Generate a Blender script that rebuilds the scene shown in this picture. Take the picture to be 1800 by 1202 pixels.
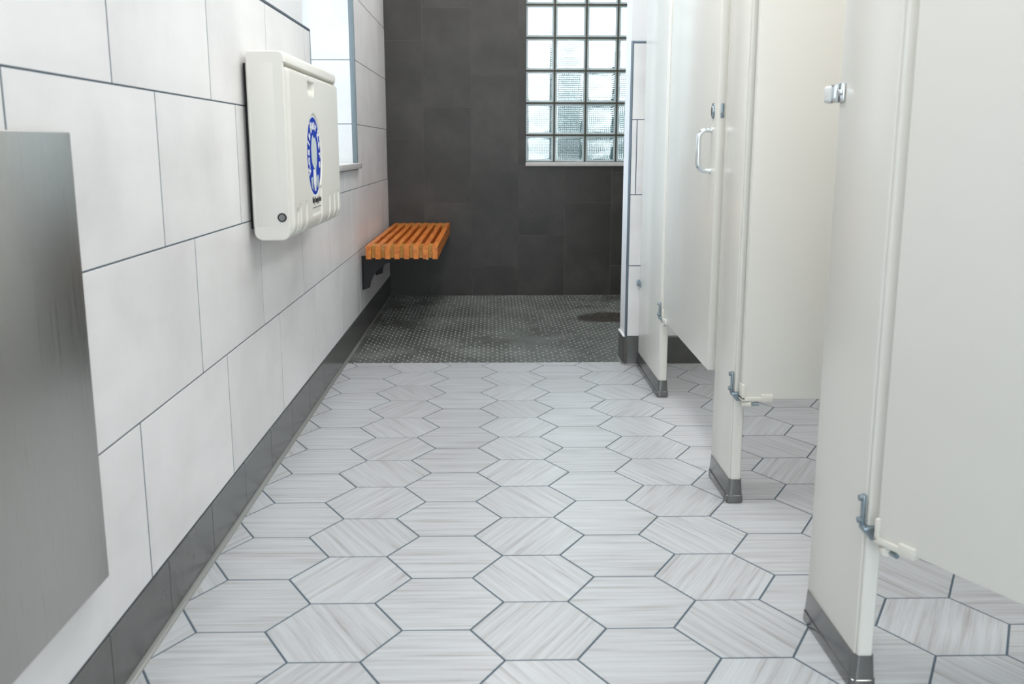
import bpy, bmesh, math, random
from mathutils import Vector, Matrix, noise
random.seed(7)
for o in list(bpy.data.objects): bpy.data.objects.remove(o)
S = bpy.context.scene
COL = S.collection
PI = math.pi

# ---------------------------------------------------------------- camera
CAM_H = 0.953
PITCH, YAW, FPX = 0.199664, 0.020814, 1695.0
cd = bpy.data.cameras.new('camera'); cam = bpy.data.objects.new('camera', cd); COL.objects.link(cam)
Fv = Vector((math.sin(YAW)*math.cos(PITCH), math.cos(YAW)*math.cos(PITCH), -math.sin(PITCH)))
Rv = Vector((math.cos(YAW), -math.sin(YAW), 0)); Uv = Rv.cross(Fv)
M = Matrix((Rv, Uv, -Fv)).transposed().to_4x4(); M.translation = Vector((0, 0, CAM_H))
cam.matrix_world = M
cd.sensor_width = 36; cd.lens = FPX/1800*36; cd.clip_start = 0.02
cd.dof.use_dof = True; cd.dof.focus_distance = 3.9; cd.dof.aperture_fstop = 7.0
S.camera = cam

# ---------------------------------------------------------------- world, lights, exposure
S.view_settings.view_transform = 'Standard'; S.view_settings.look = 'None'
S.view_settings.gamma = 1; S.view_settings.use_curve_mapping = False
S.view_settings.exposure = 0.07
W = bpy.data.worlds.new('sky'); S.world = W; W.use_nodes = True
wn = W.node_tree.nodes; bg = wn['Background']
bg.inputs[0].default_value = (0.80, 0.92, 1.0, 1); bg.inputs[1].default_value = 2.6

def area(name, loc, rot, sx, sy, power, col):
    l = bpy.data.lights.new(name, 'AREA'); l.shape = 'RECTANGLE'; l.size = sx; l.size_y = sy
    l.energy = power; l.color = col
    o = bpy.data.objects.new(name, l); COL.objects.link(o); o.location = loc; o.rotation_euler = rot
    return o
# ceiling fixtures over the aisle, and added fill lamps over stalls and shower (their lit diffusers hang in the ceiling, out of the frame)
LAMPS = [(.05, .2, 9.5), (.05, 2.6, 14.5), (1.5, 1.5, 9), (1.5, 3.1, 7.5), (.15, 5.3, 14)]  # added: stall pair lifts the stall floor, shower one replaces block window light
for lx, ly, lp in LAMPS: area('ceiling_and_fill_lamp', (lx, ly, 2.665), (0, 0, 0), 0.54, 1.14, lp, (1.0, 0.975, 0.96))
# daylight through the window in the left recess and through the entrance behind the camera
area('daylight', (-3.4, 4.85, 1.85), (0, -PI/2, 0), 1.5, 1.5, 108, (0.64, 0.82, 1.0))
area('daylight', (0.3, -2.3, 1.5), (PI/2, 0, 0), 1.8, 1.9, 20, (0.90, 0.95, 1.0))

# ---------------------------------------------------------------- helpers
def tag(o, label=None, cat=None, group=None, kind=None):
    if label: o['label'] = label
    if cat: o['category'] = cat
    if group: o['group'] = group
    if kind: o['kind'] = kind
    return o
def link(name, me, mat=None, parent=None, loc=None, kind=None):
    o = bpy.data.objects.new(name, me); COL.objects.link(o)
    if me is not None and mat is not None and not me.materials: me.materials.append(mat)
    if parent: o.parent = parent
    if loc is not None: o.location = loc
    if kind: o['kind'] = kind
    return o
def empty(name, loc, rz=0):
    o = bpy.data.objects.new(name, None); COL.objects.link(o); o.location = loc; o.rotation_euler = (0, 0, rz)
    o.empty_display_size = .1
    return o
class MB:
    def __init__(s): s.v = []; s.f = []; s.sm = []
    def add(s, vs, fs, smooth=False):
        n = len(s.v); s.v += [tuple(v) for v in vs]; s.f += [tuple(i+n for i in f) for f in fs]; s.sm += [smooth]*len(fs)
        return s
    def box(s, x0, x1, y0, y1, z0, z1):
        vs = [(x, y, z) for x in (x0, x1) for y in (y0, y1) for z in (z0, z1)]
        return s.add(vs, [(0,1,3,2),(4,6,7,5),(0,4,5,1),(2,3,7,6),(0,2,6,4),(1,5,7,3)])
    def bbox(s, x0, x1, y0, y1, z0, z1, b=.003, seg=2):      # bevelled box
        bm = bmesh.new(); bmesh.ops.create_cube(bm, size=1)
        for v in bm.verts: v.co = Vector(((x0+x1)/2+v.co.x*(x1-x0), (y0+y1)/2+v.co.y*(y1-y0), (z0+z1)/2+v.co.z*(z1-z0)))
        bmesh.ops.bevel(bm, geom=bm.edges[:], offset=b, segments=seg, profile=.5, affect='EDGES')
        bm.verts.index_update()
        s.add([v.co.copy() for v in bm.verts], [[v.index for v in f.verts] for f in bm.faces], True); bm.free(); return s
    def cyl(s, a, b, r, n=20, r2=None):
        a = Vector(a); b = Vector(b); r2 = r if r2 is None else r2
        d = (b-a).normalized(); u = d.orthogonal().normalized(); w = d.cross(u)
        vs = []
        for p, q in ((a, r), (b, r2)):
            for i in range(n):
                t = 2*PI*i/n; vs.append(p+u*math.cos(t)*q+w*math.sin(t)*q)
        s.add(vs, [(i, (i+1) % n, n+(i+1) % n, n+i) for i in range(n)], True)
        s.add(vs, [list(range(n))[::-1], list(range(n, 2*n))], False); return s
    def tube(s, pts, r, n=12, flat=1.0):
        pts = [Vector(p) for p in pts]; rings = []
        up = None
        for i, p in enumerate(pts):
            d = (pts[min(i+1, len(pts)-1)]-pts[max(i-1, 0)]).normalized()
            u = d.orthogonal().normalized() if up is None else (up-d*up.dot(d)).normalized()
            up = u; w = d.cross(u)
            rings.append([p+u*math.cos(2*PI*k/n)*r+w*math.sin(2*PI*k/n)*r*flat for k in range(n)])
        return s.loft(rings, True)
    def loft(s, rings, smooth=False, cap=True):
        n = len(rings[0]); vs = [v for r in rings for v in r]; fs = []
        for k in range(len(rings)-1):
            for i in range(n):
                j = (i+1) % n; fs.append((k*n+i, k*n+j, (k+1)*n+j, (k+1)*n+i))
        s.add(vs, fs, smooth)
        if cap: s.add(vs, [list(range(n))[::-1], list(range((len(rings)-1)*n, len(rings)*n))])
        return s
    def mesh(s, name):
        me = bpy.data.meshes.new(name); me.from_pydata(s.v, [], s.f)
        bm = bmesh.new(); bm.from_mesh(me)
        bmesh.ops.recalc_face_normals(bm, faces=bm.faces[:]); bm.to_mesh(me); bm.free()
        me.polygons.foreach_set('use_smooth', s.sm)
        if any(s.sm): me.set_sharp_from_angle(angle=math.radians(42))
        me.update(); return me
    def build(s, name, mat=None, parent=None, loc=None, kind=None):
        return link(name, s.mesh(name), mat, parent, loc, kind)

def offset_poly(P, d):                                      # inset a convex CCW polygon
    n = len(P); out = []
    for i in range(n):
        a = Vector(P[i-1]); b = Vector(P[i]); c = Vector(P[(i+1) % n])
        e1 = (b-a).normalized(); e2 = (c-b).normalized()
        n1 = Vector((-e1.y, e1.x)); n2 = Vector((-e2.y, e2.x))
        k = n1+n2; L = k.length_squared
        out.append(b+k*(2*d/L) if L > 1e-6 else b+n1*d)
    return out
def area2(P): return sum(P[i-1][0]*P[i][1]-P[i][0]*P[i-1][1] for i in range(len(P)))/2
def clip(P, nx, ny, c):                                     # keep nx*x+ny*y <= c
    out = []
    for i in range(len(P)):
        a = P[i-1]; b = P[i]; da = nx*a[0]+ny*a[1]-c; db = nx*b[0]+ny*b[1]-c
        if (da <= 0) != (db <= 0):
            t = da/(da-db); out.append((a[0]+(b[0]-a[0])*t, a[1]+(b[1]-a[1])*t))
        if db <= 0: out.append(b)
    Q = []
    for p in out:
        if not Q or (abs(p[0]-Q[-1][0])+abs(p[1]-Q[-1][1])) > 1e-4: Q.append(p)
    if len(Q) > 1 and abs(Q[0][0]-Q[-1][0])+abs(Q[0][1]-Q[-1][1]) < 1e-4: Q.pop()
    return Q
def tile_mesh(P, t, ch, fn):                                # slab with a chamfered face; fn maps (u, v, depth) to 3-D
    Q = offset_poly(P, ch); n = len(P)
    vs = [fn(p[0], p[1], 0) for p in P]+[fn(p[0], p[1], t-ch) for p in P]+[fn(p[0], p[1], t) for p in Q]
    fs = []
    for k in range(2):
        for i in range(n):
            j = (i+1) % n; fs.append((k*n+i, k*n+j, (k+1)*n+j, (k+1)*n+i))
    fs.append(list(range(2*n, 3*n)))
    return MB().add(vs, fs).mesh('tile')
_cache = {}
def rect_tile(name, u0, u1, v0, v1, gap, t, ch, fn, origin, mat, parent, gapu=None):
    w = u1-u0-(gapu or gap); h = v1-v0-gap
    if w < .006 or h < .006: return
    key = (name, round(w, 4), round(h, 4), fn.__name__, mat.name)
    if key not in _cache:
        me = tile_mesh([(-w/2, -h/2), (w/2, -h/2), (w/2, h/2), (-w/2, h/2)], t, ch, fn); me.materials.append(mat); _cache[key] = me
    o = bpy.data.objects.new(name, _cache[key]); COL.objects.link(o); o.parent = parent
    o.location = origin((u0+u1)/2, (v0+v1)/2)
    return o

# ---------------------------------------------------------------- materials
def newmat(name, base, rough=.5, metal=0, spec=.5, coat=0):
    m = bpy.data.materials.new(name); m.use_nodes = True
    b = m.node_tree.nodes['Principled BSDF']
    b.inputs['Base Color'].default_value = (*base, 1); b.inputs['Roughness'].default_value = rough
    b.inputs['Metallic'].default_value = metal; b.inputs['Specular IOR Level'].default_value = spec
    b.inputs['Coat Weight'].default_value = coat
    return m
def N(m, t, **k):
    n = m.node_tree.nodes.new(t)
    for a, v in k.items(): setattr(n, a, v)
    return n
def L(m, a, b): m.node_tree.links.new(a, b)
def bsdf(m): return m.node_tree.nodes['Principled BSDF']
def coords(m, scale=(1,1,1), rnd=True, kind='Object'):
    tc = N(m, 'ShaderNodeTexCoord'); mp = N(m, 'ShaderNodeMapping'); L(m, tc.outputs[kind], mp.inputs[0])
    mp.inputs['Scale'].default_value = scale
    if not rnd: return mp.outputs[0]
    oi = N(m, 'ShaderNodeObjectInfo'); va = N(m, 'ShaderNodeVectorMath', operation='ADD'); vm = N(m, 'ShaderNodeVectorMath', operation='SCALE')
    cx = N(m, 'ShaderNodeCombineXYZ')
    for i in range(3): L(m, oi.outputs['Random'], cx.inputs[i])
    L(m, cx.outputs[0], vm.inputs[0]); vm.inputs['Scale'].default_value = 53.0
    L(m, mp.outputs[0], va.inputs[0]); L(m, vm.outputs[0], va.inputs[1])
    return va.outputs[0]
def noise_tex(m, vec, scale, detail=4, rough=.55):
    n = N(m, 'ShaderNodeTexNoise'); L(m, vec, n.inputs['Vector']); n.inputs['Scale'].default_value = scale
    n.inputs['Detail'].default_value = detail; n.inputs['Roughness'].default_value = rough
    return n.outputs['Fac']
def ramp(m, fac, stops):
    r = N(m, 'ShaderNodeValToRGB'); L(m, fac, r.inputs[0]); e = r.color_ramp.elements
    while len(e) < len(stops): e.new(.5)
    for i, (p, c) in enumerate(stops): e[i].position = p; e[i].color = (*c, 1) if len(c) == 3 else c
    return r.outputs[0]
def mixc(m, a, b, fac, mode='MIX'):
    x = N(m, 'ShaderNodeMix', data_type='RGBA', blend_type=mode)
    for s, v in ((x.inputs[6], a), (x.inputs[7], b), (x.inputs[0], fac)):
        if isinstance(v, (int, float)): s.default_value = v
        elif isinstance(v, tuple): s.default_value = (*v, 1)
        else: L(m, v, s)
    return x.outputs[2]
def math_(m, op, a, b=None, clamp=False):
    x = N(m, 'ShaderNodeMath', operation=op); x.use_clamp = clamp
    for s, v in ((x.inputs[0], a), (x.inputs[1], b)):
        if v is None: continue
        if isinstance(v, (int, float)): s.default_value = v
        else: L(m, v, s)
    return x.outputs[0]
def bump(m, h, strength=.1, dist=.002):
    b = N(m, 'ShaderNodeBump'); b.inputs['Strength'].default_value = strength; b.inputs['Distance'].default_value = dist
    L(m, h, b.inputs['Height']); L(m, b.outputs[0], bsdf(m).inputs['Normal'])

# hexagonal limestone-look floor tile with straight veins along its own x axis
m_hex = newmat('hex_porcelain', (.6,.62,.64), .34)
v = coords(m_hex, (1.1, 26, 1)); n1 = noise_tex(m_hex, v, 3.2, 5, .6)
v2 = coords(m_hex, (1.6, 95, 1)); n2 = noise_tex(m_hex, v2, 3.0, 3, .6)
c1 = ramp(m_hex, n1, [(.27, (.33,.322,.32)), (.42, (.475,.49,.505)), (.60, (.545,.575,.60))])
c2 = ramp(m_hex, n2, [(.30, (.80,.79,.78)), (.5, (1,1,1))])
c = mixc(m_hex, c1, c2, .55, 'MULTIPLY')
oi = N(m_hex, 'ShaderNodeObjectInfo'); tone = ramp(m_hex, oi.outputs['Random'], [(0, (.93,.925,.92)), (1, (1.0,1.0,1.0))])
L(m_hex, mixc(m_hex, c, tone, 1.0, 'MULTIPLY'), bsdf(m_hex).inputs['Base Color'])
# pale stone-look wall tile
m_wall = newmat('pale_wall_tile', (.7,.7,.7), .38)
v = coords(m_wall, (1,1,1)); n1 = noise_tex(m_wall, v, 2.6, 5, .55)
v2 = coords(m_wall, (1, 1, 6)); n2 = noise_tex(m_wall, v2, 1.6, 4, .5)
c1 = ramp(m_wall, n1, [(.3, (.71,.705,.70)), (.52, (.795,.792,.788)), (.7, (.825,.825,.82))])
c2 = ramp(m_wall, n2, [(.35, (.95,.95,.95)), (.55, (1,1,1))])
L(m_wall, mixc(m_wall, c1, c2, .8, 'MULTIPLY'), bsdf(m_wall).inputs['Base Color'])
# charcoal tile of the shower wall and of the base course
m_dark = newmat('charcoal_tile', (.05,.05,.05), .42)
v = coords(m_dark, (1,1,1)); n1 = noise_tex(m_dark, v, 2.6, 6, .68)
L(m_dark, ramp(m_dark, n1, [(.32, (.025,.0225,.0195)), (.52, (.040,.037,.033)), (.70, (.062,.058,.053))]), bsdf(m_dark).inputs['Base Color'])
m_base = newmat('grey_base_tile', (.1,.1,.1), .22)
v = coords(m_base, (1,1,1)); n1 = noise_tex(m_base, v, 5, 5, .6)
L(m_base, ramp(m_base, n1, [(.3, (.068,.070,.066)), (.7, (.10,.102,.096))]), bsdf(m_base).inputs['Base Color'])
m_grout = newmat('blue_grey_grout', (.085,.12,.15), .85)
m_grout_d = newmat('charcoal_grout', (.105,.10,.09), .8)
m_paint = newmat('white_wall_paint', (.80,.81,.82), .55)
m_ceil = newmat('ceiling_paint', (.82,.82,.81), .8)
m_trim = newmat('anodised_trim', (.15,.19,.23), .38, .6)
m_sill = newmat('stone_sill', (.62,.61,.58), .35)
v = coords(m_sill, (1,1,1)); n1 = noise_tex(m_sill, v, 6, 5, .6)
L(m_sill, ramp(m_sill, n1, [(.3, (.52,.51,.49)), (.7, (.68,.67,.65))]), bsdf(m_sill).inputs['Base Color'])
m_cream = newmat('cream_laminate', (.765,.755,.70), .26)
v = coords(m_cream, (1,1,1), False); n1 = noise_tex(m_cream, v, 420, 2)
bump(m_cream, n1, .05, .0004)
m_creamp = newmat('cream_plastic', (.72,.705,.635), .35)
m_chrome = newmat('chrome', (.72,.76,.78), .16, 1)
m_zinc = newmat('dull_zinc', (.30,.36,.40), .34, .9)
m_steel = newmat('brushed_steel', (.22,.225,.22), .22, 1)
v = coords(m_steel, (2, 2, 240), False); n1 = noise_tex(m_steel, v, 3, 3)
L(m_steel, ramp(m_steel, n1, [(.3, (.19,.19,.19)), (.7, (.24,.24,.24))]), bsdf(m_steel).inputs['Roughness'])
m_disp = newmat('satin_steel', (.45,.44,.42), .22, 1)
v = coords(m_disp, (1, 160, 1.2), False); n1 = noise_tex(m_disp, v, 3, 3)
L(m_disp, ramp(m_disp, n1, [(.3, (.26,.26,.26)), (.7, (.38,.38,.38))]), bsdf(m_disp).inputs['Roughness'])
v = coords(m_disp, (1,1,1), False); n2 = noise_tex(m_disp, v, 5, 4); bump(m_disp, n2, .12, .004)
m_rubber = newmat('black_rubber', (.012,.012,.012), .5)
m_black = newmat('black_powder_coat', (.008,.008,.008), .5)
m_plast = newmat('ivory_plastic', (.73,.72,.665), .38)
v = coords(m_plast, (1,1,1), False); n1 = noise_tex(m_plast, v, 260, 3); bump(m_plast, n1, .06, .0006)
m_blue = newmat('blue_print', (.001,.034,.36), .6, 0, .15)
m_white = newmat('white_print', (.82,.84,.84), .4)
m_grey = newmat('grey_print', (.42,.50,.51), .4)
m_ink = newmat('black_print', (.02,.022,.025), .5)
# oiled orange-brown wood
def woodmat(name, cols):
    m = newmat(name, (.5,.2,.05), .38)
    v = coords(m, (14, 1.6, 14)); a = noise_tex(m, v, 3.4, 6, .62)
    v2 = coords(m, (60, 5, 60)); b = noise_tex(m, v2, 3, 3)
    c1 = ramp(m, a, [(.30, cols[0]), (.50, cols[1]), (.72, cols[2])])
    c2 = ramp(m, b, [(.3, (.78,.74,.7)), (.55, (1,1,1))])
    v3 = coords(m, (3, 3, 3)); k = noise_tex(m, v3, 9, 6, .7)      # pale pinkish patches spread by noise
    c3 = mixc(m, c1, c2, .7, 'MULTIPLY')
    L(m, mixc(m, c3, (.78,.50,.36), ramp(m, k, [(.60, (0,0,0)), (.70, (.5,.5,.5))])), bsdf(m).inputs['Base Color'])
    return m
m_wood = woodmat('oiled_orange_wood', [(.46,.105,.012), (.70,.20,.025), (.86,.33,.06)])
m_wood2 = woodmat('oiled_yellow_wood', [(.34,.13,.012), (.50,.22,.022), (.58,.30,.045)])
# shower mosaic, with dirt and a drain stain of their own shape
m_mos = newmat('charcoal_mosaic', (.1,.1,.1), .45)
v = coords(m_mos, (1,1,1), False)
n1 = noise_tex(m_mos, v, 3.5, 6, .65); n2 = noise_tex(m_mos, v, 60, 3)
base = ramp(m_mos, n1, [(.32, (.060,.062,.055)), (.52, (.125,.137,.127)), (.72, (.20,.22,.205))])
base = mixc(m_mos, base, ramp(m_mos, n2, [(.3, (.75,.75,.75)), (.7, (1.1,1.1,1.1))]), .8, 'MULTIPLY')
sp = N(m_mos, 'ShaderNodeSeparateXYZ'); L(m_mos, v, sp.inputs[0])
dx = math_(m_mos, 'DIVIDE', math_(m_mos, 'SUBTRACT', sp.outputs[0], .68), .20)
dy = math_(m_mos, 'DIVIDE', math_(m_mos, 'SUBTRACT', sp.outputs[1], 5.42), .20)
r2 = math_(m_mos, 'ADD', math_(m_mos, 'MULTIPLY', dx, dx), math_(m_mos, 'MULTIPLY', dy, dy))
r2 = math_(m_mos, 'ADD', r2, math_(m_mos, 'MULTIPLY', math_(m_mos, 'SUBTRACT', n1, .5), 2.5))
st = ramp(m_mos, r2, [(.75, (1,1,1)), (1.0, (0,0,0))])
L(m_mos, mixc(m_mos, base, (.040,.034,.026), st), bsdf(m_mos).inputs['Base Color'])
L(m_mos, ramp(m_mos, n1, [(.3, (.34,.34,.34)), (.7, (.52,.52,.52))]), bsdf(m_mos).inputs['Roughness'])
m_dot = newmat('white_dot_tile', (.46,.49,.47), .4)
# clear glass of the blocks
m_glass = newmat('block_glass', (.965,1.0,.99), .02)
bsdf(m_glass).inputs['Transmission Weight'].default_value = 1.0; bsdf(m_glass).inputs['IOR'].default_value = 1.45
m_mortar = newmat('block_mortar', (.07,.07,.052), .8)
m_rim = bpy.data.materials.new('milky_block_edge'); m_rim.use_nodes = True
nt = m_rim.node_tree; nt.nodes.clear()
o_ = nt.nodes.new('ShaderNodeOutputMaterial'); mx = nt.nodes.new('ShaderNodeMixShader'); tr = nt.nodes.new('ShaderNodeBsdfTranslucent'); gl = nt.nodes.new('ShaderNodeBsdfGlossy')
tr.inputs[0].default_value = (.93, .98, .97, 1); gl.inputs['Roughness'].default_value = .2; mx.inputs[0].default_value = .08
nt.links.new(tr.outputs[0], mx.inputs[1]); nt.links.new(gl.outputs[0], mx.inputs[2]); nt.links.new(mx.outputs[0], o_.inputs[0])
m_pane = bpy.data.materials.new('frosted_pane'); m_pane.use_nodes = True
nt = m_pane.node_tree; nt.nodes.clear()
o_ = nt.nodes.new('ShaderNodeOutputMaterial'); mx = nt.nodes.new('ShaderNodeMixShader'); tr = nt.nodes.new('ShaderNodeBsdfTransparent'); gl = nt.nodes.new('ShaderNodeBsdfGlossy')
gl.inputs['Roughness'].default_value = .1; mx.inputs[0].default_value = .08
nt.links.new(tr.outputs[0], mx.inputs[1]); nt.links.new(gl.outputs[0], mx.inputs[2]); nt.links.new(mx.outputs[0], o_.inputs[0])
m_leaf = newmat('hedge_leaves', (.012,.045,.045), .8)
m_ground = newmat('outside_ground', (.42,.45,.44), .9)
m_lamp = bpy.data.materials.new('lit_diffuser'); m_lamp.use_nodes = True
b = bsdf(m_lamp); b.inputs['Emission Color'].default_value = (1,.97,.94,1); b.inputs['Emission Strength'].default_value = 4

# ================================================================ ROOM SHELL
XL = -.664; YB = 6.26; YW = 4.18; XR = 2.3; ZC = 2.7; Y0 = -2.4; YS = 4.246
REC0, REC1 = 3.702, 4.872                                    # window recess in the left wall
# ---- floor
fl = MB().box(XL-.3, XR+.1, Y0-.1, YS, -.08, -.0008).build('floor', m_grout, kind='structure')
HS = .1372; HX0 = .0905; HY0 = 1.790; RY = 1.742           # hexagon side, lattice origin and row pitch (in sides)
hexP = [(HS*math.cos(PI/3*k), HS*RY/math.sqrt(3)*math.sin(PI/3*k)) for k in range(6)]
full = {}
GAP = .0023
for i in range(-5, 13):
    for j in range(-14, 13):
        cx = HX0+1.5*HS*i; cy = HY0+RY*HS*(j+.5*(i % 2))
        if cx < XL-.1 or cx > XR+.1 or cy < .55 or cy > YS+.12: continue
        if i % 2: rot = 0
        else: rot = (1 if ((i//2)+j) % 2 == 0 else -1)*PI/3
        P = [(cx+x, cy+y) for x, y in hexP]
        P = clip(P, -1, 0, -(XL+.002)); P = P and clip(P, 0, 1, YS-.0015); P = P and clip(P, 1, 0, XR)
        if len(P) < 3 or area2(P) < .0006: continue
        whole = len(P) == 6 and abs(area2(P)-area2(hexP)) < 1e-6
        c_, s_ = math.cos(-rot), math.sin(-rot)
        key = rot
        if not whole or key not in full:
            Q = [(((x-cx)*c_-(y-cy)*s_), ((x-cx)*s_+(y-cy)*c_)) for x, y in P]
            Q = offset_poly(Q, GAP)
            if area2(Q) <= .0003: continue
            me = tile_mesh(Q, .008, .0005, lambda u, v, d: (u, v, d-.008)); me.materials.append(m_hex)
            if whole: full[key] = me
        else: me = full[key]
        o = bpy.data.objects.new('hex_tile', me); COL.objects.link(o); o.parent = fl
        o.location = (cx, cy, random.uniform(-.0001, .0002)); o.rotation_euler = (0, 0, rot)
# ---- shower floor: charcoal mosaic with small white dots
sf = MB().box(XL-.3, XR+.1, YS, YB+.3, -.08, -.0035).build('shower_floor', m_mos, kind='structure')
tl = MB(); dt = MB()
PX, PY = .0430, .0335
r = 0; y = YS+.016
while y < YB-.01:
    x = XL+.02+(PX/2 if r % 2 else 0)
    while x < 1.5:
        if y < 4.40 or x < 1.45:
            a, bb = PX/2-.0052, PY/2-.0012
            h = random.uniform(-.0006, .0003)
            q = [(x-a, y-bb), (x+a, y-bb), (x+a, y+bb), (x-a, y+bb)]
            tl.add([(u, w, -.0035) for u, w in q]+[(x+(u-x)*.93, y+(w-y)*.93, h) for u, w in q], [(0,1,5,4),(1,2,6,5),(2,3,7,6),(3,0,4,7),(4,5,6,7)])
            X = x+PX/2
            stain = ((X-.68)/.2)**2+((y-5.42)/.2)**2
            worn = noise.noise(Vector((X*2.2, y*2.2, 3)))
            if stain > .8+random.random()*.4 and random.random() < .97-max(0, worn)*1.4 and not (X < -.25 and y > 5.75 and random.random() < .6):
                d = .0029; z = .0002
                q = [(X-d, y-d), (X+d, y-d), (X+d, y+d), (X-d, y+d)]
                dt.add([(u, w, -.0035) for u, w in q]+[(X+(u-X)*.85, y+(w-y)*.85, z) for u, w in q], [(0,1,5,4),(1,2,6,5),(2,3,7,6),(3,0,4,7),(4,5,6,7)])
        x += PX
    y += PY; r += 1
tag(tl.build('mosaic_tiles', m_mos, sf), kind='stuff')
tag(dt.build('dot_tiles', m_dot, sf), kind='stuff')
# ---- ceiling
ce = MB().box(XL-.4, XR+.1, Y0-.1, YB+.4, ZC, ZC+.1).build('ceiling', m_ceil, kind='structure')
for (lx, ly, lp), lab in zip(LAMPS, ('over the near end of the aisle', 'over the far end of the aisle', 'over the near stalls, added as fill light', 'over the far stalls, added as fill light', 'over the shower, added as fill light')):
    t = empty('ceiling_and_fill_light', (lx, ly, ZC))
    tag(t, 'flat white ceiling light panel '+lab, 'light', 'ceiling lights')
    MB().box(-.32, .32, -.62, .62, -.02, 0).build('frame', m_white, t)
    MB().box(-.28, .28, -.58, .58, -.026, -.0205).build('diffuser', m_lamp, t)
# ---- left wall
wl = MB()
wl.box(-.99, -.69, Y0-.1, REC0, -.08, ZC); wl.box(-.69, XL-.001, Y0-.1, REC0-.006, -.08, 1.3675)
wl.box(-.99, XL-.001, REC0-.006, REC1+.001, -.08, .848); wl.box(-.99, XL-.001, REC0, REC1+.001, 2.25, ZC)
wl.box(-.99, XL-.001, REC1+.001, YB+.3, -.08, ZC)
# the wall body shows in the tile joints as grout
wlo = wl.build('wall_left', m_grout, kind='structure')
MB().box(-.6905, -.6895, Y0, REC0, 1.368, ZC).build('paint', m_paint, wlo)
rows = [(.129, .443, 1.766), (.443, .753, 1.563), (.753, 1.061, 1.366), (1.061, 1.367, 1.760), (1.367, 1.672, 1.56), (1.672, 1.978, 1.366), (1.978, 2.284, 1.76), (2.284, 2.59, 1.56), (2.59, 2.7, 1.366)]
fL = lambda u, v, d: (d-.012, u, v); fL.__name__ = 'fL'
oL = lambda u, v: (XL, u, v)
for k, (z0, z1, off) in enumerate(rows):
    y = off-.61*4
    while y < YB:
        a, b2 = y, y+.61; y += .61
        if b2 < .7: continue
        segs = []
        if z1 <= .80 : segs.append((max(a, .55), min(b2, YB), z0, z1))
        elif z0 < .8: # row that meets the sill
            segs.append((max(a, .55), min(b2, REC0), z0, z1))
            segs.append((max(a, REC0), min(b2, REC1+.04), z0, .845))
            segs.append((max(a, REC1+.012), min(b2, YB), z0, z1))
        else:
            if z1 < 1.37: segs.append((max(a, .55), min(b2, REC0-.006), z0, z1))
            segs.append((max(a, REC1+.012), min(b2, YB), z0, z1))
        for (p, q, r0, r1) in segs:
            if q-p < .02: continue
            if r1 == .845 and q > REC1+.012: q = REC1+.012
            rect_tile('wall_tile', p, q, r0, r1, .0036, .012, .0005, fL, oL, m_wall, wlo, .0062 if q < REC1+.02 or r1 < .5 else .003)
# far cheek of the recess, facing the camera
fJ = lambda u, v, d: (u, .012-d, v); fJ.__name__ = 'fJ'
for z0, z1 in ((.872, 1.063), (1.063, 1.367), (1.367, 1.672), (1.672, 1.978), (1.978, 2.25)):
    for x0, x1 in ((-.952, XL-.0205),):
        rect_tile('wall_tile', x0, x1, z0, z1, .0036, .012, .0005, fJ, lambda u, v: (u, REC1, v), m_wall, wlo)
# edge trims
MB().bbox(XL-.028, XL+.001, .5, REC0, 1.3675, 1.3755, .0015).build('trim_1', m_trim, kind='structure')
MB().bbox(XL-.028, XL+.001, REC0-.006, REC0+.002, .87, 1.3755, .0015).build('trim_2', m_trim, kind='structure')
m_trim2 = newmat('grey_corner_trim', (.20,.24,.26), .4, .3)
MB().bbox(XL-.021, XL+.0022, REC1-.0022, REC1+.0125, .876, ZC-.01, .002).build('trim_3', m_trim2, kind='structure')
# sill of the recess
MB().bbox(-.985, XL+.018, REC0-.03, REC1+.035, .848, .875, .003).build('trim_4', m_sill, kind='structure')
# window in the recess: metal frame and frosted pane
w2 = MB()
for a in (REC0+.001, (REC0+REC1)/2-.02, REC1-.041): w2.box(-.975, -.945, a, a+.04, .876, 2.248)
for a in (.876, 2.208): w2.box(-.974, -.946, REC0+.002, REC1-.002, a, a+.04)
w2o = w2.build('window_2', m_zinc, kind='structure')
MB().box(-.962, -.957, REC0+.005, REC1-.005, .88, 2.245).build('pane', m_pane, w2o)
# base course along the left wall, with a cove foot
def base_profile(h, out=.003, toe=.004):
    pts = [(-.012, 0), (-.012, h), (out-.002, h), (out, h-.002), (out, toe)]
    for k in range(1, 6):
        t = PI/2*k/5; pts.append((out+toe*(1-math.cos(t)), toe*(1-math.sin(t))+.0006))
    pts.append((out+toe+.003, 0))
    return pts
def base_tile(parent, p0, axis, sgn, a, b, h=.127, name='base_tile'):
    # p0: wall face coordinate; axis 'y' runs along y with the face to +x (sgn) ; axis 'x' runs along x with the face to -y
    pr = base_profile(h); rings = []
    for t in (a+.0012, b-.0012):
        m_ = (a+b)/2
        rings.append([(sgn*d, t-m_, z) if axis == 'y' else (t-m_, sgn*d, z) for d, z in pr])
    o = MB().loft(rings).build(name, m_base, parent, (p0, (a+b)/2, .0) if axis == 'y' else ((a+b)/2, p0, .0))
    return o
bl = MB().box(XL-.004, XL-.001, .6, YB, 0, .124).build('baseboard_left', m_grout_d, kind='structure')
y = 1.544-.3085*3
while y < YB-.01:
    base_tile(bl, XL, 'y', 1, y, min(y+.3085, YB)); y += .3085
m_cove = newmat('cove_highlight_grey', (.24,.25,.235), .22)  # highlight along the cove foot, put into this paler grey
def cove(R_=.009, o=.003): return [(o, .0002), (o, R_)]+[(o+R_*(1-math.cos(PI/2*k/5)), R_*(1-math.sin(PI/2*k/5))+.0005) for k in range(1, 6)]+[(o+R_+.001, .0002)]
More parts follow.
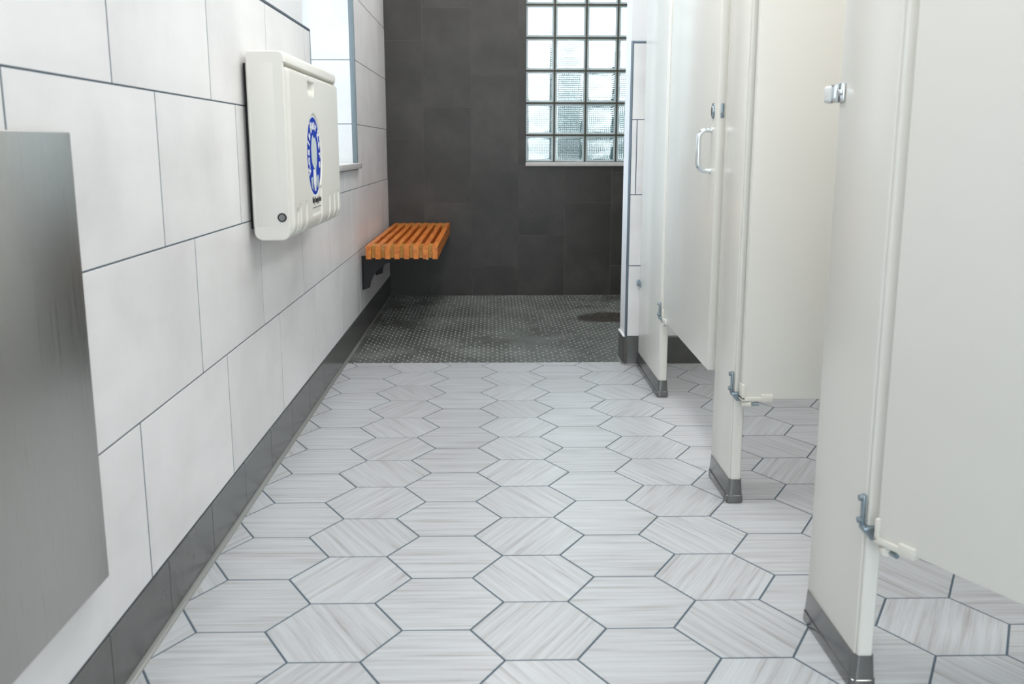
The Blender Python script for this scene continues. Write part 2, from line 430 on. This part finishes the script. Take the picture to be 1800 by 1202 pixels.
MB().loft([[(XL+d, yy, z) for d, z in cove()] for yy in (.6, YB)], True).build('cove_highlight_strip', m_cove, bl)
# ---- back wall with the glass block window
WX0, WX1, WZ0, WZ1 = .2195, 1.185, .857, 2.44
wb = MB()
wb.box(XL-.3, WX0, YB+.0006, YB+.22, -.08, ZC); wb.box(WX1, XR+.1, YB+.0006, YB+.22, -.08, ZC)
wb.box(WX0, WX1, YB+.0006, YB+.22, -.08, WZ0-.025); wb.box(WX0, WX1, YB+.0006, YB+.22, WZ1, ZC)
wbo = wb.build('wall_back', m_grout_d, kind='structure')
fB = lambda u, v, d: (u, .012-d, v); fB.__name__ = 'fB'
oB = lambda u, v: (u, YB, v)
CW = .3005
colx = [-.130+CW*k for k in range(-2, 8)]
ph = {-2: 1.002, -1: .598, 0: .793, 1: .393, 2: .598, 3: .193, 4: .4, 5: .6, 6: .2, 7: .4}
for k, x0 in zip(range(-2, 8), colx):
    x1 = x0+CW; x0c = max(x0, XL+.001); x1c = min(x1, XR)
    z = ph[k]-.6*2
    while z < ZC:
        a, b2 = max(z, 0), min(z+.6, ZC); z += .6
        if b2-a < .02: continue
        parts = [(x0c, x1c, a, b2)]
        if x1c > WX0 and x0c < WX1 and b2 > WZ0-.025:
            parts = []
            if a < WZ0-.025: parts.append((x0c, x1c, a, WZ0-.025))
            za = max(a, WZ0-.025)
            if x0c < WX0: parts.append((x0c, WX0, za, b2))
            if x1c > WX1: parts.append((WX1, x1c, za, b2))
            if b2 > WZ1 and a < WZ1+.6: parts.append((max(x0c, WX0), min(x1c, WX1), max(a, WZ1), b2))
        for p in parts:
            if p[1]-p[0] > .01 and p[3]-p[2] > .01: rect_tile('wall_tile', *p, .0028, .012, .0003, fB, oB, m_dark, wbo)
MB().bbox(WX0-.003, WX1+.003, YB-.012, YB+.20, .832, .857, .002).build('trim_5', m_sill, kind='structure')
# glass blocks
BP = .1988; BY = YB+.045; BD = .085
bx0 = .4005-BP; bz0 = .8575-.022
win = MB()
win.box(WX0+.0005, WX1-.0005, BY+.004, BY+.031, WZ0+.0003, WZ0+.004)
nx = 5; nz = 8
J = .0115
def bz(k): return 1.0265+BP*(k-1)
for i in range(nx+1):
    xx = bx0+BP*i; a, b2 = max(xx-J/2, WX0+.0005), min(xx+J/2, WX1-.0005)
    if b2 > a: win.box(a, b2, BY-.0005, BY+.030, WZ0+.0005, WZ1-.0005)
for k in range(1, nz+1):
    zz = bz(k)
    if zz+J/2 < WZ1: win.box(WX0+.0005, WX1-.0005, BY-.0006, BY+.0301, zz-J/2, zz+J/2)
wino = win.build('window_1', m_mortar, kind='structure')
def block_mesh(w, h):
    # hollow block: frosted edge ring, front plate fluted across, rear plate fluted upright
    hw, hh = w/2, h/2; rim = .011; nf = 12
    ring = MB()
    for (x0, x1, z0, z1) in ((-hw, hw, -hh, -hh+rim), (-hw, hw, hh-rim, hh), (-hw, -hw+rim, -hh+rim, hh-rim), (hw-rim, hw, -hh+rim, hh-rim)):
        ring.add([(x0, -BD/2, z0), (x1, -BD/2, z0), (x1, -BD/2, z1), (x0, -BD/2, z1)], [(0, 1, 2, 3)])
    gl = MB()
    for ysgn, horizontal, amp in ((-1, True, .0012), (1, False, .0024)):
        iw, ih = (hw-rim-.0004, hh-rim-.0004) if ysgn < 0 else (hw-.0004, hh-.0004)
        n = nf*6
        nu, nv = (2, n) if horizontal else (n, 2)
        m = .008 if ysgn < 0 else .021                                               # plain margin around the flutes
        vs = []
        def pt(iu, jv):
            u = -iw+m+2*(iw-m)*iu/nu; vv = -ih+m+2*(ih-m)*jv/nv
            t = (jv/nv if horizontal else iu/nu)*nf
            return (u, ysgn*(BD/2-.010-amp*(1-math.cos(2*PI*t))/2), vv)
        for jv in range(nv+1):
            for iu in range(nu+1): vs.append(pt(iu, jv))
        fs = [(jv*(nu+1)+iu, jv*(nu+1)+iu+1, (jv+1)*(nu+1)+iu+1, (jv+1)*(nu+1)+iu) for jv in range(nv) for iu in range(nu)]
        edge = [iu for iu in range(nu+1)]+[jv*(nu+1)+nu for jv in range(1, nv+1)]+[nv*(nu+1)+iu for iu in range(nu-1, -1, -1)]+[jv*(nu+1) for jv in range(nv-1, 0, -1)]
        n0 = len(vs); ne = len(edge)
        for e in edge:                                         # flat margin, then the rim of the plate, then its outer face
            x, y, z = vs[e]; k = max(abs(x)/(iw-m), abs(z)/(ih-m)); X = x*iw/(iw-m); Z = z*ih/(ih-m)
            vs.append((X, ysgn*(BD/2-.010), Z))
        for e in range(ne): x, y, z = vs[n0+e]; vs.append((x, ysgn*(BD/2-.002), z))
        for k in range(ne):
            j = (k+1) % ne; fs.append((edge[k], edge[j], n0+j, n0+k)); fs.append((n0+k, n0+j, n0+ne+j, n0+ne+k))
        fs.append([n0+ne+k for k in range(ne)])
        gl.add(vs, fs, True)
    mb = MB(); mb.add(gl.v, gl.f, True)
    nglass = len(mb.f); mb.add(ring.v, ring.f, False)
    me = bpy.data.meshes.new('glass_block'); me.from_pydata(mb.v, [], mb.f)
    me.polygons.foreach_set('material_index', [0 if i < nglass else 1 for i in range(len(mb.f))])
    me.polygons.foreach_set('use_smooth', mb.sm)
    bm = bmesh.new(); bm.from_mesh(me); bmesh.ops.recalc_face_normals(bm, faces=bm.faces[:]); bm.to_mesh(me); bm.free()
    me.set_sharp_from_angle(angle=math.radians(50)); me.materials.append(m_glass); me.materials.append(m_rim)
    return me
bc = {}
for i in range(nx):
    for k in range(nz):
        x0 = max(bx0+BP*i+J/2, WX0+.001); x1 = min(bx0+BP*(i+1)-J/2, WX1-.001)
        z0 = bz(k)+J/2 if k else WZ0+.005; z1 = min(bz(k+1)-J/2, WZ1-.001)
        if x1-x0 < .05 or z1-z0 < .05: continue
        key = (round(x1-x0, 3), round(z1-z0, 3))
        if key not in bc: bc[key] = block_mesh(x1-x0, z1-z0)
        link('glass_block', bc[key], None, wino, ((x0+x1)/2, BY+BD/2, (z0+z1)/2))
# ---- partition (wing) wall between the stalls and the shower
ww = MB(); XW = .587; YW2 = 4.355
ww.box(XW+.001, XR+.05, YW+.0122, YW2, -.05, ZC); ww.box(XW+.004, XR+.05, YW+.012, YW+.0123, -.05, 1.38)
wwo = ww.build('wall_wing', m_paint, kind='structure')
MB().box(XW+.006, XR, YW+.001, YW+.0121, .1, 1.380).build('grout', m_grout, wwo)
fW = lambda u, v, d: (u, .012-d, v); fW.__name__ = 'fW'
oW = lambda u, v: (u, YW, v)
for (z0, z1, off) in ((.131, .444, .93), (.444, .751, .78), (.751, 1.066, .618), (1.066, 1.378, .93)):
    x = off-.61
    while x < XR:
        a, b2 = max(x, XW+.008), min(x+.61, XR); x += .61
        if b2-a > .01: rect_tile('wall_tile', a, b2, z0, z1, .0038, .0115, .0005, fW, oW, m_wall, wwo)
MB().bbox(XW-.0005, XW+.0085, YW-.001, YW+.0122, .131, 1.3865, .0015).build('trim_6', m_trim, kind='structure')
MB().bbox(XW+.008, XR, YW-.0008, YW+.0122, 1.378, 1.3865, .0015).build('trim_7', m_trim, kind='structure')
# base of the wing wall, wrapping its end with a rounded corner
bw = MB().box(XW+.0, XR, YW+.002, YW+.011, 0, .122).build('baseboard_wing', m_grout_d, kind='structure')
def wrap_base():
    pr = base_profile(.129)
    path = []
    R = .02
    ys = [YW2, YW+R]
    path += [((XW-.002, YW2), (-1, 0)), ((XW-.002, YW+R), (-1, 0))]
    for k in range(1, 7):
        t = PI/2*k/6; path.append(((XW-.002+R-R*math.cos(t), YW+R-R*math.sin(t)), (-math.cos(t), -math.sin(t))))
    path.append(((.70, YW), (0, -1)))
    rings = [[(p[0]+n[0]*d, p[1]+n[1]*d, z) for d, z in pr] for p, n in path]
    return MB().loft(rings, True)
wrap_base().build('corner_base_tile', m_base, bw)
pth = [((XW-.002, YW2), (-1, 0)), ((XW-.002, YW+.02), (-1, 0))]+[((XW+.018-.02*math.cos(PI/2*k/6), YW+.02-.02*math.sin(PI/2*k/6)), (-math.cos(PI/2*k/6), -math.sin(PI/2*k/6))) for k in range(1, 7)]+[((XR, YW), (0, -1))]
MB().loft([[(p[0]+n[0]*d, p[1]+n[1]*d, z) for d, z in cove(.007)] for p, n in pth], True).build('cove_highlight_strip', m_cove, bw)
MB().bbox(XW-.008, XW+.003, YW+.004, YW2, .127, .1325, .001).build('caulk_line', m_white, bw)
x = .7024
while x < XR:
    base_tile(bw, YW, 'x', -1, x, min(x+.3085, XR), .129); x += .3085
# ---- right wall and wall behind the camera (with the doorway the daylight enters by)
MB().box(XR, XR+.1, Y0-.1, YB+.2, -.05, ZC).build('wall_right', m_paint, kind='structure')
wf = MB(); wf.box(XL-.3, -.65, Y0-.15, Y0, -.05, ZC); wf.box(1.25, XR+.1, Y0-.15, Y0, -.05, ZC); wf.box(-.65, 1.25, Y0-.15, Y0, 2.5, ZC)
wf.build('wall_front', m_paint, kind='structure')

# ================================================================ TOILET STALL FRONTS
PXF, PT = .643, .032                                         # face plane and thickness of the pilasters
def rr_ring(x0, x1, y0, y1, z, r, n=5):
    pts = []
    for (cx, cy, a0) in ((x1-r, y1-r, 0), (x0+r, y1-r, PI/2), (x0+r, y0+r, PI), (x1-r, y0+r, 1.5*PI)):
        for k in range(n): t = a0+PI/2*k/(n-1); pts.append((cx+r*math.cos(t), cy+r*math.sin(t), z))
    return pts
def pilaster(y0, y1, label):
    t = empty('stall_pilaster', (PXF, y0, 0)); tag(t, label, 'stall post', 'pilasters of the toilet stalls')
    Ln = y1-y0
    MB().bbox(0, PT, .0075, Ln, .03, 2.05, .003, 3).build('panel', m_cream, t)
    MB().bbox(.003, PT-.001, -.0, .009, .03, 2.05, .0055, 4).build('edge_post', m_cream, t)
    sh = MB()
    rings = []
    for z, e in ((.001, .006), (.004, .0068), (.0195, .0062), (.0215, .0062), (.0225, .0046), (.0235, .0046), (.064, .0018), (.0665, .0018), (.0668, .0004)):
        rings.append(rr_ring(-e, PT+e, -e-.001, Ln+min(e, .003), z, .009))
    sh.loft(rings, True); so = sh.build('shoe', m_steel, t)
    MB().loft([rr_ring(-.005, PT+.005, -.006, Ln, z, .007) for z in (0.0002, .0009)]).build('rubber_foot', m_rubber, so)
    return t
p1 = pilaster(3.617, 4.150, 'cream stall post nearest the shower, fixed to the tiled wing wall')
p2 = pilaster(2.484, 2.705, 'narrow cream stall post with steel shoe, between the closed door and the open middle door')
p3 = pilaster(1.556, 1.822, 'tall cream stall post with steel shoe at the right foreground')

def stall_door(hx, hy, ang, w, zb, label, thick=.026, flip=1):
    # local +x runs from the hinge along the door; the aisle-side face is local y = 0, thickness goes to local -y*flip
    t = empty('stall_door', (hx, hy, zb), ang); tag(t, label, 'stall door', 'doors of the toilet stalls')
    y0, y1 = (0, thick) if flip > 0 else (-thick, 0)
    MB().bbox(0, w, y0, y1, 0, 1.48, .0025, 3).build('panel', m_cream, t)
    return t
def hinge(t):
    # cream arm wrapping the lower corner of the door, and the cam it turns on
    a = MB()
    a.bbox(-.002, .006, -.005, .030, .000, .040, .0015); a.bbox(-.002, .070, -.005, .030, -.004, .007, .0015); a.bbox(.048, .080, -.0055, .0305, -.006, .014, .002)
    ho = a.build('hinge_arm', m_creamp, t)
    MB().cyl((.004, .010, -.014), (.024, -.002, -.012), .0075, 14).cyl((.012, .008, -.016), (.012, .008, -.004), .006, 12).build('cam', m_creamp, ho)
    MB().cyl((.026, .006, -.014), (.044, .000, -.012), .0045, 12).build('bolt', m_zinc, ho)
def clip_plate(p, z):
    # zinc hinge clip screwed on the aisle face of the post, with a shelf that carries the cam
    h = MB()
    h.bbox(-.006, .0, .002, .014, z+.012, z+.066, .0012)
    h.cyl((-.012, .008, z+.060), (-.004, .008, z+.060), .0055, 14); h.cyl((-.012, .008, z+.020), (-.004, .008, z+.020), .0055, 14)
    h.bbox(-.007, .020, -.012, .014, z+.003, z+.0125, .002)
    h.loft([[(-.006, -.014, z+.008), (.030, -.014, z+.008), (.030, .004, z+.008), (-.006, .004, z+.008)],
            [(.006, -.012, z-.010), (.026, -.012, z-.010), (.026, .002, z-.010), (.006, .002, z-.010)]])
    h.build('hinge_clip', m_zinc, p)
# door 1: closed but for a finger's width, its latch edge standing proud
a1 = math.atan2(2.757-3.602, .633-.650)
d1 = stall_door(.650, 3.602, a1, .845, .308, 'closed cream stall door with chrome pull handle, next to the shower')
hinge(d1); clip_plate(p1, .306)
def pull(mb, x, z0, z1, out, r):
    R = .024; pts = [(x, .001, z0)]
    for k in range(7):
        t = PI/2*k/6; pts.append((x, -out+R*(1-math.sin(t)), z0+R*(1-math.cos(t))))
    for k in range(7):
        t = PI/2*k/6; pts.append((x, -out+R*(1-math.cos(t)), z1-R*(1-math.sin(t))))
    pts.append((x, .001, z1)); mb.tube(pts, r, 12)
def furniture(t, w):
    zb = t.location.z
    ho = pull2(t, w-.066, .884-zb, 1.000-zb)
    lt = MB().loft([[(w-.055+.016*math.cos(2*PI*k/24), -e, 1.053-zb+.022*math.sin(2*PI*k/24)) for k in range(24)] for e in (0, .004)], True)
    lo = lt.build('latch_plate', m_zinc, t)
    MB().loft([[(w-.055+.010*math.cos(2*PI*k/24), -e, 1.053-zb+.015*math.sin(2*PI*k/24)) for k in range(24)] for e in (.0041, .006)], True).build('indicator', m_chrome, lo)
    MB().bbox(w-.001, w+.002, .008, .018, 1.032-zb, 1.072-zb, .001).cyl((w+.001, .013, 1.044-zb), (w+.006, .013, 1.044-zb), .0048, 14).build('latch_bolt', m_zinc, t)
def pull2(t, x, z0, z1):
    m = MB(); pull(m, x, z0, z1, .038, .0072)
    m.cyl((x, 0, z0), (x, -.003, z0), .0085, 16); m.cyl((x, 0, z1), (x, -.003, z1), .0085, 16)
    return m.build('pull_handle', m_chrome, t)
furniture(d1, .845)
# door 2: swung in square to the aisle, its face towards the camera
d2 = stall_door(.656, 2.441, 0, .86, .302, 'open cream stall door swung square into the middle stall')
hinge(d2); clip_plate(p2, .300); furniture(d2, .86)
# door 3: swung partly in, at the right edge of the frame
d3 = stall_door(.649, 1.521, math.atan2(-.204, .102), .80, .300, 'half open cream stall door in the right foreground')
hinge(d3); clip_plate(p3, .300); furniture(d3, .80)
# keeper of door 2 on the far edge of the right post
k = MB()
k.bbox(-.004, .036, .262, .266, 1.033, 1.067, .001)
k.bbox(-.0045, -.0005, .236, .266, 1.033, 1.067, .001); k.bbox(.0325, .036, .236, .266, 1.033, 1.067, .001)
k.bbox(-.004, .002, .2655, .322, 1.033, 1.067, .0028)
k.cyl((-.010, .249, 1.050), (-.004, .249, 1.050), .0055, 14)
ko = k.build('door_keeper', m_chrome, p3)
MB().bbox(-.008, .008, .300, .334, 1.034, 1.066, .006, 3).build('bumper', newmat('white_rubber', (.75,.78,.77), .5), ko)
# wall bracket of the far post
k = MB(); Ln = 4.150-3.617
k.bbox(-.004, -.0002, Ln-.030, Ln+.018, .357, .385, .001); k.bbox(-.012, -.0002, Ln+.013, Ln+.0175, .357, .385, .001)
k.cyl((-.009, Ln-.012, .371), (-.003, Ln-.012, .371), .005, 12)
k.build('wall_bracket', m_zinc, p1)
# panels between the stalls, behind the posts
for yy, lab in ((2.640, 'cream panel between the far and the middle stall, behind the open door'), (1.745, 'cream panel between the middle and the near stall')):
    t = empty('stall_partition', (PXF+PT+.004, yy, 0)); tag(t, lab, 'stall panel', 'panels between the stalls')
    MB().bbox(0, XR-PXF-PT-.01, 0, .026, .305, 1.78, .003).build('panel', m_cream, t)
    MB().bbox(-.0035, .03, -.004, -.0002, 1.50, 1.54, .001).bbox(-.0035, .03, -.004, -.0002, .50, .54, .001).build('bracket', m_chrome, t)

# ================================================================ WALL DISPENSER (left foreground)
t = empty('waste_receptacle', (XL, 1.5, .25))
tag(t, 'tall satin steel dispenser and waste cabinet on the white tiled wall at the left edge', 'dispenser')
DW = .44
MB().bbox(.001, .016, -DW+.012, .006, .004, .721, .002).build('body', m_steel, t)
MB().bbox(.0165, .0225, -DW, .0165, 0, .725, .0022, 3).build('front_panel', m_disp, t)
MB().cyl((.022, -DW+.03, .36), (.0245, -DW+.03, .36), .009, 20).build('lock', m_chrome, t)

# ================================================================ BABY CHANGING STATION
CY0, CY1, CZ0, CZ1 = 2.655, 3.505, .700, 1.203
t = empty('changing_station', (XL, (CY0+CY1)/2, CZ0))
tag(t, 'ivory plastic fold-down baby changing station with a round blue emblem', 'changing table')
oy = (CY0+CY1)/2; X = lambda x: x
hw = (CY1-CY0)/2; HH = CZ1-CZ0
# shell: rounded case, narrower against the wall towards the bottom, with a lip along its top
rings = []
def yz_ring(x, y0, y1, z0, z1, r, zb=None, n=7):
    pts = []
    for (cy, cz, a0) in ((y1-r, z1-r*.8, 0), (y0+r, z1-r*.8, PI/2), (y0+r, z0+r, PI), (y1-r, z0+r, 1.5*PI)):
        for k in range(n):
            a = a0+PI/2*k/(n-1); pts.append((x, cy+r*math.cos(a), cz+(r*.8 if a0 < PI-.1 else r)*math.sin(a)))
    return pts
for x, e in ((.012, .010), (.016, .003), (.024, .0), (.084, .0), (.094, .0015), (.098, .006)):
    rings.append(yz_ring(x, -hw+e, hw-e, e, HH-e, .040))
shell = MB().loft(rings, True).build('shell', m_plast, t)
MB().bbox(.0005, .013, -hw+.03, hw-.03, .03, HH-.03, .002).build('wall_plate', m_black, t)
# top lip in front of the slot
lip = MB()
prof = [(.02, HH-.032), (.116, HH-.031), (.119, HH-.029), (.119, HH-.012), (.115, HH-.004), (.106, HH-.0005), (.02, HH-.0005), (.014, HH-.008)]
R2 = []
for u, e in ((-hw+.0001, .005), (-hw+.004, .0015), (-hw+.010, 0), (hw-.010, 0), (hw-.004, .0015), (hw-.0001, .005)):
    R2.append([(x-(e if x > .1 else 0), u, z-(e*.6 if z > HH-.02 else 0)) for x, z in prof])
lip.loft(R2, True).build('top_lip', m_plast, t)
def cheek(y0, y1):
    def prof(e):
        r = .024; P = []
        for (cx, cz, a0, rr) in ((.1135-r, r+.001, -PI/2, r), (.1135-.006, HH-.004-.006, 0, .006), (.015+.006, HH-.004-.006, PI/2, .006), (.015+r, r+.001, PI, r)):
            for k in range(7):
                a = a0+PI/2*k/6; P.append((cx+(rr-e)*math.cos(a), cz+(rr-e)*math.sin(a)))
        return P
    return MB().loft([[(x, y, z) for x, z in prof(e)] for y, e in ((y0, .003), (y0+.001, .001), (y0+.003, 0), (y1-.001, 0), (y1, .001))], True).build('side_cheek', m_plast, t)
cheek(-hw+.0002, -hw+.0115); cheek(hw-.0060, hw-.0002)
# bed door: height field with grip, emblem recess, caption plate and bottom flutes
PY0, PY1, PZ0, PZ1 = -hw+.012, hw-.006, .002, HH-.042
EC = (3.018-oy, .926-CZ0); ER = .122
def sst(a, b, x):
    x = min(max((x-a)/(b-a), 0), 1); return x*x*(3-2*x)
def panel_x(y, z):
    d = .124
    ey = min(y-PY0, PY1-y); ez = PZ1-z; eb = z-PZ0
    for e, r in ((ey, .012), (ez, .008)):
        if e < r: d -= r-math.sqrt(max(r*r-(r-e)**2, 0))
    if eb < .045: d -= (.045-math.sqrt(max(.045**2-(.045-eb)**2, 0)))*.85
    rr = math.hypot(y-EC[0], z-EC[1]); d -= .0045*(1-sst(ER-.003, ER+.003, rr))
    # finger grip
    gy = (y-(2.99-oy))/.052; gz = (z-(1.125-CZ0))
    if abs(gy) < 1.1: d -= .016*(1-sst(.85, 1.02, abs(gy)))*sst(-.028, .012, gz)*(1-sst(.014, .019, gz))
    # flutes at the lower edge
    for fy, top in ((2.722, .785), (2.762, .795), (2.850, .80), (3.105, .835), (3.255, .80), (3.355, .805), (3.44, .805)):
        q = abs(y-(fy-oy))/.013
        if q < 1: d -= .010*math.sqrt(1-q*q)*(1-sst(top-CZ0-.012, top-CZ0, z))
    # caption plate
    if abs(y-(3.03-oy)) < .085 and .752 < z+CZ0 < .83: d = min(d, .1215)
    return d
mb = MB(); ny, nz2 = 190, 110
vs = []
for j in range(nz2+1):
    for i in range(ny+1):
        y = PY0+(PY1-PY0)*i/ny; z = PZ0+(PZ1-PZ0)*j/nz2; vs.append((panel_x(y, z), y, z))
fs = [(j*(ny+1)+i, j*(ny+1)+i+1, (j+1)*(ny+1)+i+1, (j+1)*(ny+1)+i) for j in range(nz2) for i in range(ny)]
n0 = len(vs)
edge = [i for i in range(ny+1)]+[j*(ny+1)+ny for j in range(1, nz2+1)]+[nz2*(ny+1)+i for i in range(ny-1, -1, -1)]+[j*(ny+1) for j in range(nz2-1, 0, -1)]
for e in edge: vs.append((.070, vs[e][1], vs[e][2]))
m_ = len(edge)
for k in range(m_): fs.append((edge[k], n0+k, n0+(k+1) % m_, edge[(k+1) % m_]))
fs.append([n0+k for k in range(m_)])
mb.add(vs, fs, True); bed = mb.build('bed_door', m_plast, t)
# emblem
def disc(cy, cz, a, b, x0, x1, n=48, pts=None):
    P = pts or [(cy+a*math.cos(2*PI*k/n), cz+b*math.sin(2*PI*k/n)) for k in range(n)]
    return MB().loft([[(x, p[0], p[1]) for p in P] for x in (x0, x1)])
ex = .1205
MBx = disc(EC[0], EC[1], .119, .121, ex-.0015, ex)
rim = MBx.build('emblem_rim', m_white, bed)
em = disc(EC[0], EC[1]-.001, .111, .116, ex, ex+.0006).build('emblem', m_blue, bed)
def blob(pts, d, name, mat):
    P = [(EC[0]+a, EC[1]+b) for a, b in pts]
    return disc(0, 0, 0, 0, ex+.0006, ex+.0006+d, pts=P).build(name, mat, bed)
def text_mesh(ch, size):
    cu = bpy.data.curves.new('t', 'FONT'); cu.body = ch; cu.size = size; cu.align_x = 'CENTER'; cu.extrude = .0003; cu.offset = size*.03; cu.resolution_u = 3
    ob = bpy.data.objects.new('t', cu); COL.objects.link(ob)
    me = bpy.data.meshes.new_from_object(ob.evaluated_get(bpy.context.evaluated_depsgraph_get()))
    bpy.data.objects.remove(ob); return me
def arc_text(word, a0, a1, rad, size, mat):
    mb = MB(); n = len(word)
    for i, ch in enumerate(word):
        a = a0+(a1-a0)*i/(n-1); me = text_mesh(ch, size)
        rot = a-PI/2; c_, s_ = math.cos(rot), math.sin(rot)
        cy = EC[0]+rad*math.cos(a); cz = EC[1]+rad*math.sin(a)
        vs = []
        for v in me.vertices:
            u, w = v.co.x, v.co.y-size*.0
            vs.append((ex+.0012+v.co.z, cy+u*c_-w*s_, cz+u*s_+w*c_))
        mb.add(vs, [list(p.vertices) for p in me.polygons])
    return mb.build('lettering', mat, bed)
D = math.radians
arc_text('Koala', D(206), D(140), .080, .043, m_white)
arc_text('Bear', D(117), D(66), .080, .043, m_white)
arc_text('Kare', D(40), D(-18), .080, .043, m_white)
blob([(-.012,-.035),(.020,-.045),(.042,-.020),(.047,.010),(.043,.036),(.024,.056),(.006,.050),(-.012,.062),(-.032,.050),(-.046,.022),(-.044,-.006),(-.034,-.024)][::-1], .0005, 'emblem_figure', newmat('pale_grey_print', (.55,.62,.62), .4))
blob([(-.022,-.040),(.018,-.042),(.024,-.072),(.010,-.106),(-.010,-.106),(-.026,-.075)][::-1], .0008, 'emblem_figure', m_white)
blob([(.034,-.062),(.060,-.058),(.066,-.086),(.050,-.100),(.032,-.092)][::-1], .0005, 'emblem_figure', m_grey)
blob([(-.040,-.062),(-.066,-.066),(-.056,-.094),(-.034,-.104)], .0005, 'emblem_figure', m_grey)
me = text_mesh('Baby Changing Station', .0175)
vs = [(.1221+v.co.z, 3.033-oy+v.co.x*.93, .786-CZ0+v.co.y*1.35) for v in me.vertices]
cp = MB().add(vs, [list(p.vertices) for p in me.polygons])
cp.box(.1216, .1221, 2.955-oy, 3.11-oy, .770-CZ0, .7715-CZ0)
cp.build('caption', m_ink, bed)
# pivot bolts on both side faces
MB().cyl((.093, -hw+.004, .764-CZ0), (.093, -hw-.001, .764-CZ0), .0125, 24).build('washer', m_ink, t)
MB().cyl((.093, -hw-.001, .764-CZ0), (.093, -hw-.004, .764-CZ0), .0085, 24).cyl((.093, -hw-.004, .764-CZ0), (.093, -hw-.006, .764-CZ0), .005, 6).build('pivot_bolt', m_steel, t)
MB().cyl((.093, hw-.004, .764-CZ0), (.093, hw+.003, .764-CZ0), .0115, 24).build('pivot_bolt', m_steel, t)

# ================================================================ SHOWER BENCH
BX0, BX1, BY0, BY1, BZ = -.622, -.268, 4.755, 6.235, .475
t = empty('shower_bench', (XL, BY0, .24))
tag(t, 'orange slatted wooden fold-down bench on black brackets in the dark shower', 'bench')
ns = 8; sw = .0262; pt = (BX1-BX0-sw)/(ns-1); th = .066
LB = BY1-BY0
me = MB().bbox(-sw/2, sw/2, 0, LB, -th, 0, .0012, 1).mesh('slat'); me.materials.append(m_wood)
gw = pt-sw-.0006
mf = MB().box(-gw/2, gw/2, 0, .125, -th+.006, -.001).mesh('spacer'); mf.materials.append(m_wood2)
for i in range(ns):
    x = BX0+sw/2+pt*i-XL
    o = link('slat', me, None, t, (x, random.uniform(-.002, .002), BZ-.24+random.uniform(-.0008, .0008)))
    if i < ns-1:
        for yy in (.014, LB-.139): link('spacer', mf, None, t, (x+pt/2, yy, BZ-.24-.0006))
MB().bbox(.028, .040, .10, LB-.1, BZ-.24-th-.010, BZ-.24-th-.0005, .001).bbox(.30, .325, .10, LB-.1, BZ-.24-th-.010, BZ-.24-th-.0005, .001).build('rail', m_black, t)
MB().cyl((BX1-.052-XL, .03, BZ-.24-th-.006), (BX1-.052-XL, .03, BZ-.24-th+.002), .005, 12).build('screw', m_chrome, t)
def bracket(y):
    zt = BZ-.24-th-.002
    prof = [(.0, zt), (.37-.03, zt), (.34, zt-.018), (.235, zt-.020), (.175, zt-.024), (.14, zt-.032), (.115, zt-.043), (.085, zt-.066), (.062, zt-.095), (.048, zt-.122), (.042, zt-.135), (.038, zt-.160), (.016, zt-.170), (.0, zt-.170)]
    # the arm carries the slats, the leg is screwed to the wall
    return MB().loft([[(x+.0005, yy, z) for x, z in prof] for yy in (y-.004, y+.004)]).bbox(.0005, .006, y-.016, y+.016, zt-.172, zt, .001).bbox(.0, .34, y-.016, y+.016, zt-.003, zt+.001, .0008).build('bracket', m_black, t)
bracket(.165); bracket(.74); bracket(1.32)

# ================================================================ OUTSIDE THE BLOCK WINDOW
g = MB().box(-14, 16, YB+.35, 40, -.5, -.4).build('outside_ground', m_ground, kind='structure')
def bush(x, y, r, h, lab, seed):
    bm = bmesh.new(); bmesh.ops.create_icosphere(bm, subdivisions=4, radius=1)
    for v in bm.verts:
        d = 1+.22*noise.noise(v.co*2.3+Vector((seed, 0, 0)))+.12*noise.noise(v.co*7+Vector((0, seed, 0)))
        v.co = Vector((v.co.x*r*d, v.co.y*r*d, (v.co.z*.5+.5)*h*d))
    me = bpy.data.meshes.new('shrub'); bm.to_mesh(me); bm.free(); me.materials.append(m_leaf)
    o = link('garden_shrub', me, None, None, (x, y, -.42)); tag(o, lab, 'shrub', 'shrubs outside the glass blocks')
for x, y, r, h, q, lab in ((.34, 8.9, .19, 2.15, 1, 'second from the left'), (1.10, 9.0, .22, 2.1, 5, 'third from the left'), (1.95, 9.2, .26, 2.2, 9, 'rightmost'), (-.40, 9.1, .20, 1.9, 12, 'leftmost'), (1.56, 10.6, .18, 1.9, 20, 'set farther back, between the two on the right'), (.74, 10.8, .20, 2.0, 31, 'set farther back, in the middle')):
    bush(x, y, r, h, 'dark shrub outside the ribbed glass blocks, '+lab, q)
